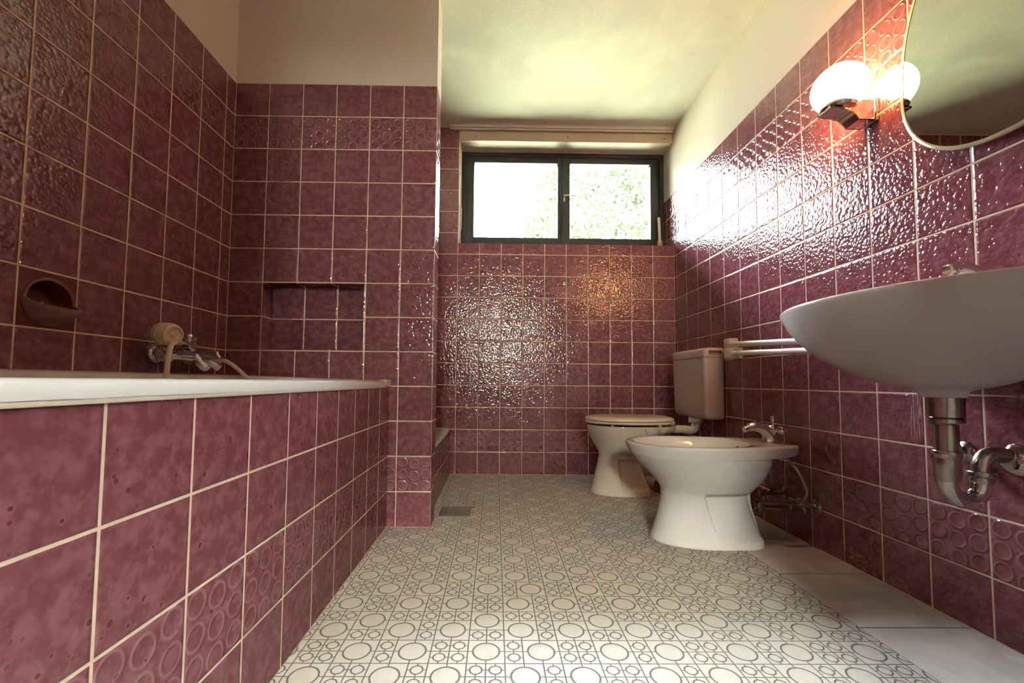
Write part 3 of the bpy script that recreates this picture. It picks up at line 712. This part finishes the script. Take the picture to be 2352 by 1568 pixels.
t = thing('siphon_trap', 'tarnished chrome siphon trap under the washbasin running into the wall', 'siphon', (DX, yc, 0.36))
bm = LA([(0.034, 0.0), (0.034, 0.045), (0.030, 0.048), (0.034, 0.050), (0.034, 0.058), (0.024, 0.064)], (DX, yc, 0.5955), (0, 0, -1), 40)
obj('top_nut', bm, 'old_chrome', t)
obj('tail_pipe', TU([(DX, yc, 0.56), (DX, yc, 0.44)], 0.0225, 24, smooth_path=False), 'old_chrome', t)
bm = LA([(0.027, 0), (0.029, 0.003), (0.029, 0.010), (0.026, 0.014), (0.0245, 0.018)], (DX, yc, 0.472), (0, 0, -1))
lathe(bm, [(0.0240, 0), (0.0240, 0.052), (0.020, 0.060)], (DX, yc, 0.460), (0, 0, -1)); obj('middle_nut', bm, 'old_chrome', t)
X2 = DX + 0.078
bm = TU([(DX, yc, 0.42), (DX, yc, 0.395), (DX + 0.010, yc, 0.368), (DX + 0.039, yc, 0.355), (X2 - 0.010, yc, 0.368), (X2, yc, 0.395), (X2, yc, 0.412)], 0.0195, 22); obj('bend', bm, 'chrome', t)
bm = LA([(0.024, 0), (0.026, 0.003), (0.026, 0.010), (0.022, 0.014)], (X2, yc, 0.424), (0, 0, -1)); lathe(bm, [(0.022, 0), (0.023, 0.006), (0.021, 0.012)], (X2, yc, 0.408), (0, 0, -1)); obj('outlet_nut', bm, 'old_chrome', t)
bm = TU([(X2, yc, 0.415), (X2 + 0.002, yc, 0.438), (X2 + 0.014, yc, 0.456), (X2 + 0.036, yc, 0.462), (XR - 0.002, yc - 0.004, 0.455)], 0.0185, 22); obj('wall_pipe', bm, 'old_chrome', t)
obj('rosette', LA([(0.040, 0), (0.040, 0.003), (0.036, 0.014), (0.024, 0.024), (0.020, 0.026)], (XR, yc - 0.006, 0.450), (-1, 0, 0)), 'chrome', t)
tv = valve(-1.790, 0.452, [(XR - 0.030, -1.795, 0.52), (XR - 0.045, -1.825, 0.60), (XR - 0.050, -1.845, 0.628)], 'chrome angle valve on the wall beside the siphon trap under the washbasin', 0.045)

# ---------------------------------------------------------------- mirror and lamp
t = thing('wall_mirror', 'rounded frameless mirror with pale edge on the right wall above the washbasin', 'mirror', (1.48, -1.93, 1.48))
def egg(k, x, n=120):
    L = []
    for i in range(n):
        a = 2 * PI * i / n; c, s = math.cos(a), math.sin(a)
        L.append(Vector((x, -1.935 + (0.258 + k) * spow(c, 2 / 2.15), 1.475 + ((0.43 if s > 0 else 0.250) + k) * spow(s, 2 / 2.15))))
    return L
obj('backing', loft(BM(), [egg(-0.02, 1.4995), egg(-0.012, 1.484)]), 'dark', t)
obj('rim', loft(BM(), [egg(-0.004, 1.4835), egg(0.0, 1.482), egg(0.0, 1.476), egg(-0.003, 1.4745), egg(-0.010, 1.4745), egg(-0.011, 1.479)]), 'mirror_rim', t)
obj('glass', loft(BM(), [egg(-0.0105, 1.480), egg(-0.0105, 1.4758)]), 'mirror', t)

t = thing('wall_lamp', 'lit opal globe wall lamp on a chrome bracket left of the mirror', 'lamp', (1.49, -1.555, 1.51))
LY = -1.552
obj('wall_plate', B(1.488, 1.4998, LY - 0.030, LY + 0.030, 1.480, 1.556, bev=0.004), 'chrome', t)
bm = BM()
pro = [(1.490, 1.549), (1.44, 1.5445), (1.40, 1.538), (1.365, 1.532), (1.345, 1.528), (1.345, 1.521), (1.385, 1.516), (1.412, 1.508), (1.428, 1.494), (1.436, 1.482), (1.490, 1.482)]
loft(bm, [[Vector((x, LY + s * w, z)) for x, z in pro] for s, w in ((-1, 0.026), (-1, 0.030), (1, 0.030), (1, 0.026))])
obj('arm', bm, 'chrome', t)
obj('cup', LA([(0.030, 0.0), (0.047, 0.004), (0.052, 0.012), (0.050, 0.020), (0.044, 0.018), (0.020, 0.010)], (1.392, LY, 1.522)), 'chrome', t)
gl = [(0.038, -0.072)] + [(0.080 * math.sin(a), -0.076 * math.cos(a)) for a in [0.55 + (PI - 0.55) * i / 22 for i in range(23)]]
obj('globe', LA(gl, (1.398, LY, 1.602), (0, 0, 1), 48), 'globe', t)

# ---------------------------------------------------------------- hall lamp and the tree outside
t = thing('tree', 'leafy tree faintly seen through the window against the bright sky', 'tree', (2.6, 5.6, -0.1))
bm = TU([(2.6, 5.6, -0.15), (2.65, 5.5, 1.2), (2.5, 5.4, 2.4), (2.55, 5.3, 3.4)], lambda s: 0.11 - 0.06 * s, 12)
for (a, c) in (((2.5, 5.4, 2.4), (1.4, 5.3, 4.4)), ((2.55, 5.35, 2.9), (3.1, 5.2, 4.8)), ((2.55, 5.3, 3.3), (2.2, 5.1, 5.2)), ((2.45, 5.4, 2.7), (0.9, 5.2, 3.6))):
    mid = (Vector(a) + Vector(c)) / 2 + Vector((0, 0, 0.15)); tube(bm, [a, mid, c], lambda s: 0.030 - 0.022 * s, 8)
obj('trunk', bm, 'bark', t)
bm = BM()
def leafq(p, s):
    q = Quaternion((random.gauss(0, 1), random.gauss(0, 1), random.gauss(0, 1), random.gauss(0, 1))).normalized()
    L = [(-s, 0, 0), (-s * 0.35, s * 0.38, 0.08 * s), (s * 0.45, s * 0.34, 0.1 * s), (s, 0, -0.1 * s), (s * 0.45, -s * 0.34, 0.1 * s), (-s * 0.35, -s * 0.38, 0.08 * s)]
    bm.faces.new([bm.verts.new(Vector(p) + q @ Vector(v)) for v in L])
cl = [(2.1, 4.35, 0.35), (2.75, 4.7, 0.38), (3.1, 4.2, 0.3), (1.95, 3.6, 0.33), (2.5, 3.4, 0.35), (3.0, 3.55, 0.25), (1.25, 4.6, 0.22), (1.05, 3.55, 0.22), (1.35, 4.0, 0.16), (2.0, 3.15, 0.25), (2.45, 5.3, 0.4), (3.4, 5.1, 0.4), (2.9, 3.0, 0.2)]
for x, z, r in cl:
    for k in range(int(200 * r / 0.35)):
        leafq((x + random.gauss(0, r), 5.2 + random.gauss(0, 0.3), z + random.gauss(0, r * 0.8)), random.uniform(0.045, 0.085))
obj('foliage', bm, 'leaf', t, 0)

# ---------------------------------------------------------------- light
w = bpy.data.worlds.new('overcast_sky'); bpy.context.scene.world = w; w.use_nodes = True
nt = w.node_tree; nt.nodes.clear(); b = NB(nt)
bg = b.n('ShaderNodeBackground'); dz = b.sep(b.n('ShaderNodeTexCoord').outputs['Generated'])[2]     # hazy sky, brighter towards the hidden sun high up
sk = b.sep(b.n('ShaderNodeTexCoord').outputs['Generated'])
back = b.m('ADD', 1.0, b.m('MULTIPLY', b.smooth(b.m('MULTIPLY', sk[1], -1.0), 0.5, 0.95), 9.0))
band = b.m('ADD', b.m('MULTIPLY', b.smooth(dz, 0.24, 0.46), 42.0), b.m('MULTIPLY', b.smooth(dz, 0.47, 0.63), 56.0))
b.link(b.m('MULTIPLY', b.m('ADD', band, 9.0), back), bg.inputs[1])
b.link(b.mixc(b.smooth(b.m('MULTIPLY', sk[1], -1.0), 0.5, 0.9), (0.90, 0.96, 1.0), (1.0, 0.99, 0.80)), bg.inputs[0])
o = b.n('ShaderNodeOutputWorld'); b.link(bg.outputs[0], o.inputs[0])
sun = bpy.data.lights.new('sun', 'SUN'); sun.energy = 5.0; sun.angle = math.radians(1.0); sun.color = (1.0, 0.96, 0.86)
so = bpy.data.objects.new('sun', sun); C.objects.link(so); so.rotation_euler = Vector((-0.45, 0.30, -0.84)).to_track_quat('-Z', 'Y').to_euler()

# ---------------------------------------------------------------- camera
yaw, pitch, roll = .0102, .0518, .0089
F = Vector((math.sin(yaw) * math.cos(pitch), math.cos(yaw) * math.cos(pitch), math.sin(pitch)))
R0 = Vector((math.cos(yaw), -math.sin(yaw), 0)); U0 = R0.cross(F)
R = R0 * math.cos(roll) + U0 * math.sin(roll); U = U0 * math.cos(roll) - R0 * math.sin(roll)
cam = bpy.data.cameras.new('camera'); co = bpy.data.objects.new('camera', cam); C.objects.link(co)
mw = Matrix.Identity(4)
for i in range(3): mw[i][0], mw[i][1], mw[i][2] = R[i], U[i], -F[i]
mw.translation = Vector((0.26547, -2.904285, 0.62445)); co.matrix_world = mw
cam.sensor_fit = 'HORIZONTAL'; cam.sensor_width = 36.0; cam.lens = 978.945 / 2352 * 36.0
cam.shift_x = (1176 - 1147.6377) / 2352; cam.shift_y = (825.0099 - 784) / 2352
cam.clip_start = 0.01
S = bpy.context.scene; S.camera = co
S.view_settings.view_transform = 'Standard'; S.view_settings.look = 'None'; S.view_settings.exposure = 1.0; S.view_settings.gamma = 1.0
S.view_settings.use_curve_mapping = False
S.render.engine = 'CYCLES'
cy = S.cycles; cy.use_denoising = True; cy.max_bounces = 7; cy.diffuse_bounces = 4; cy.glossy_bounces = 3; cy.use_adaptive_sampling = True; cy.adaptive_threshold = 0.03; cy.transparent_max_bounces = 12
cy.sample_clamp_indirect = 8.0; cy.caustics_reflective = False; cy.caustics_refractive = False; cy.blur_glossy = 0.0
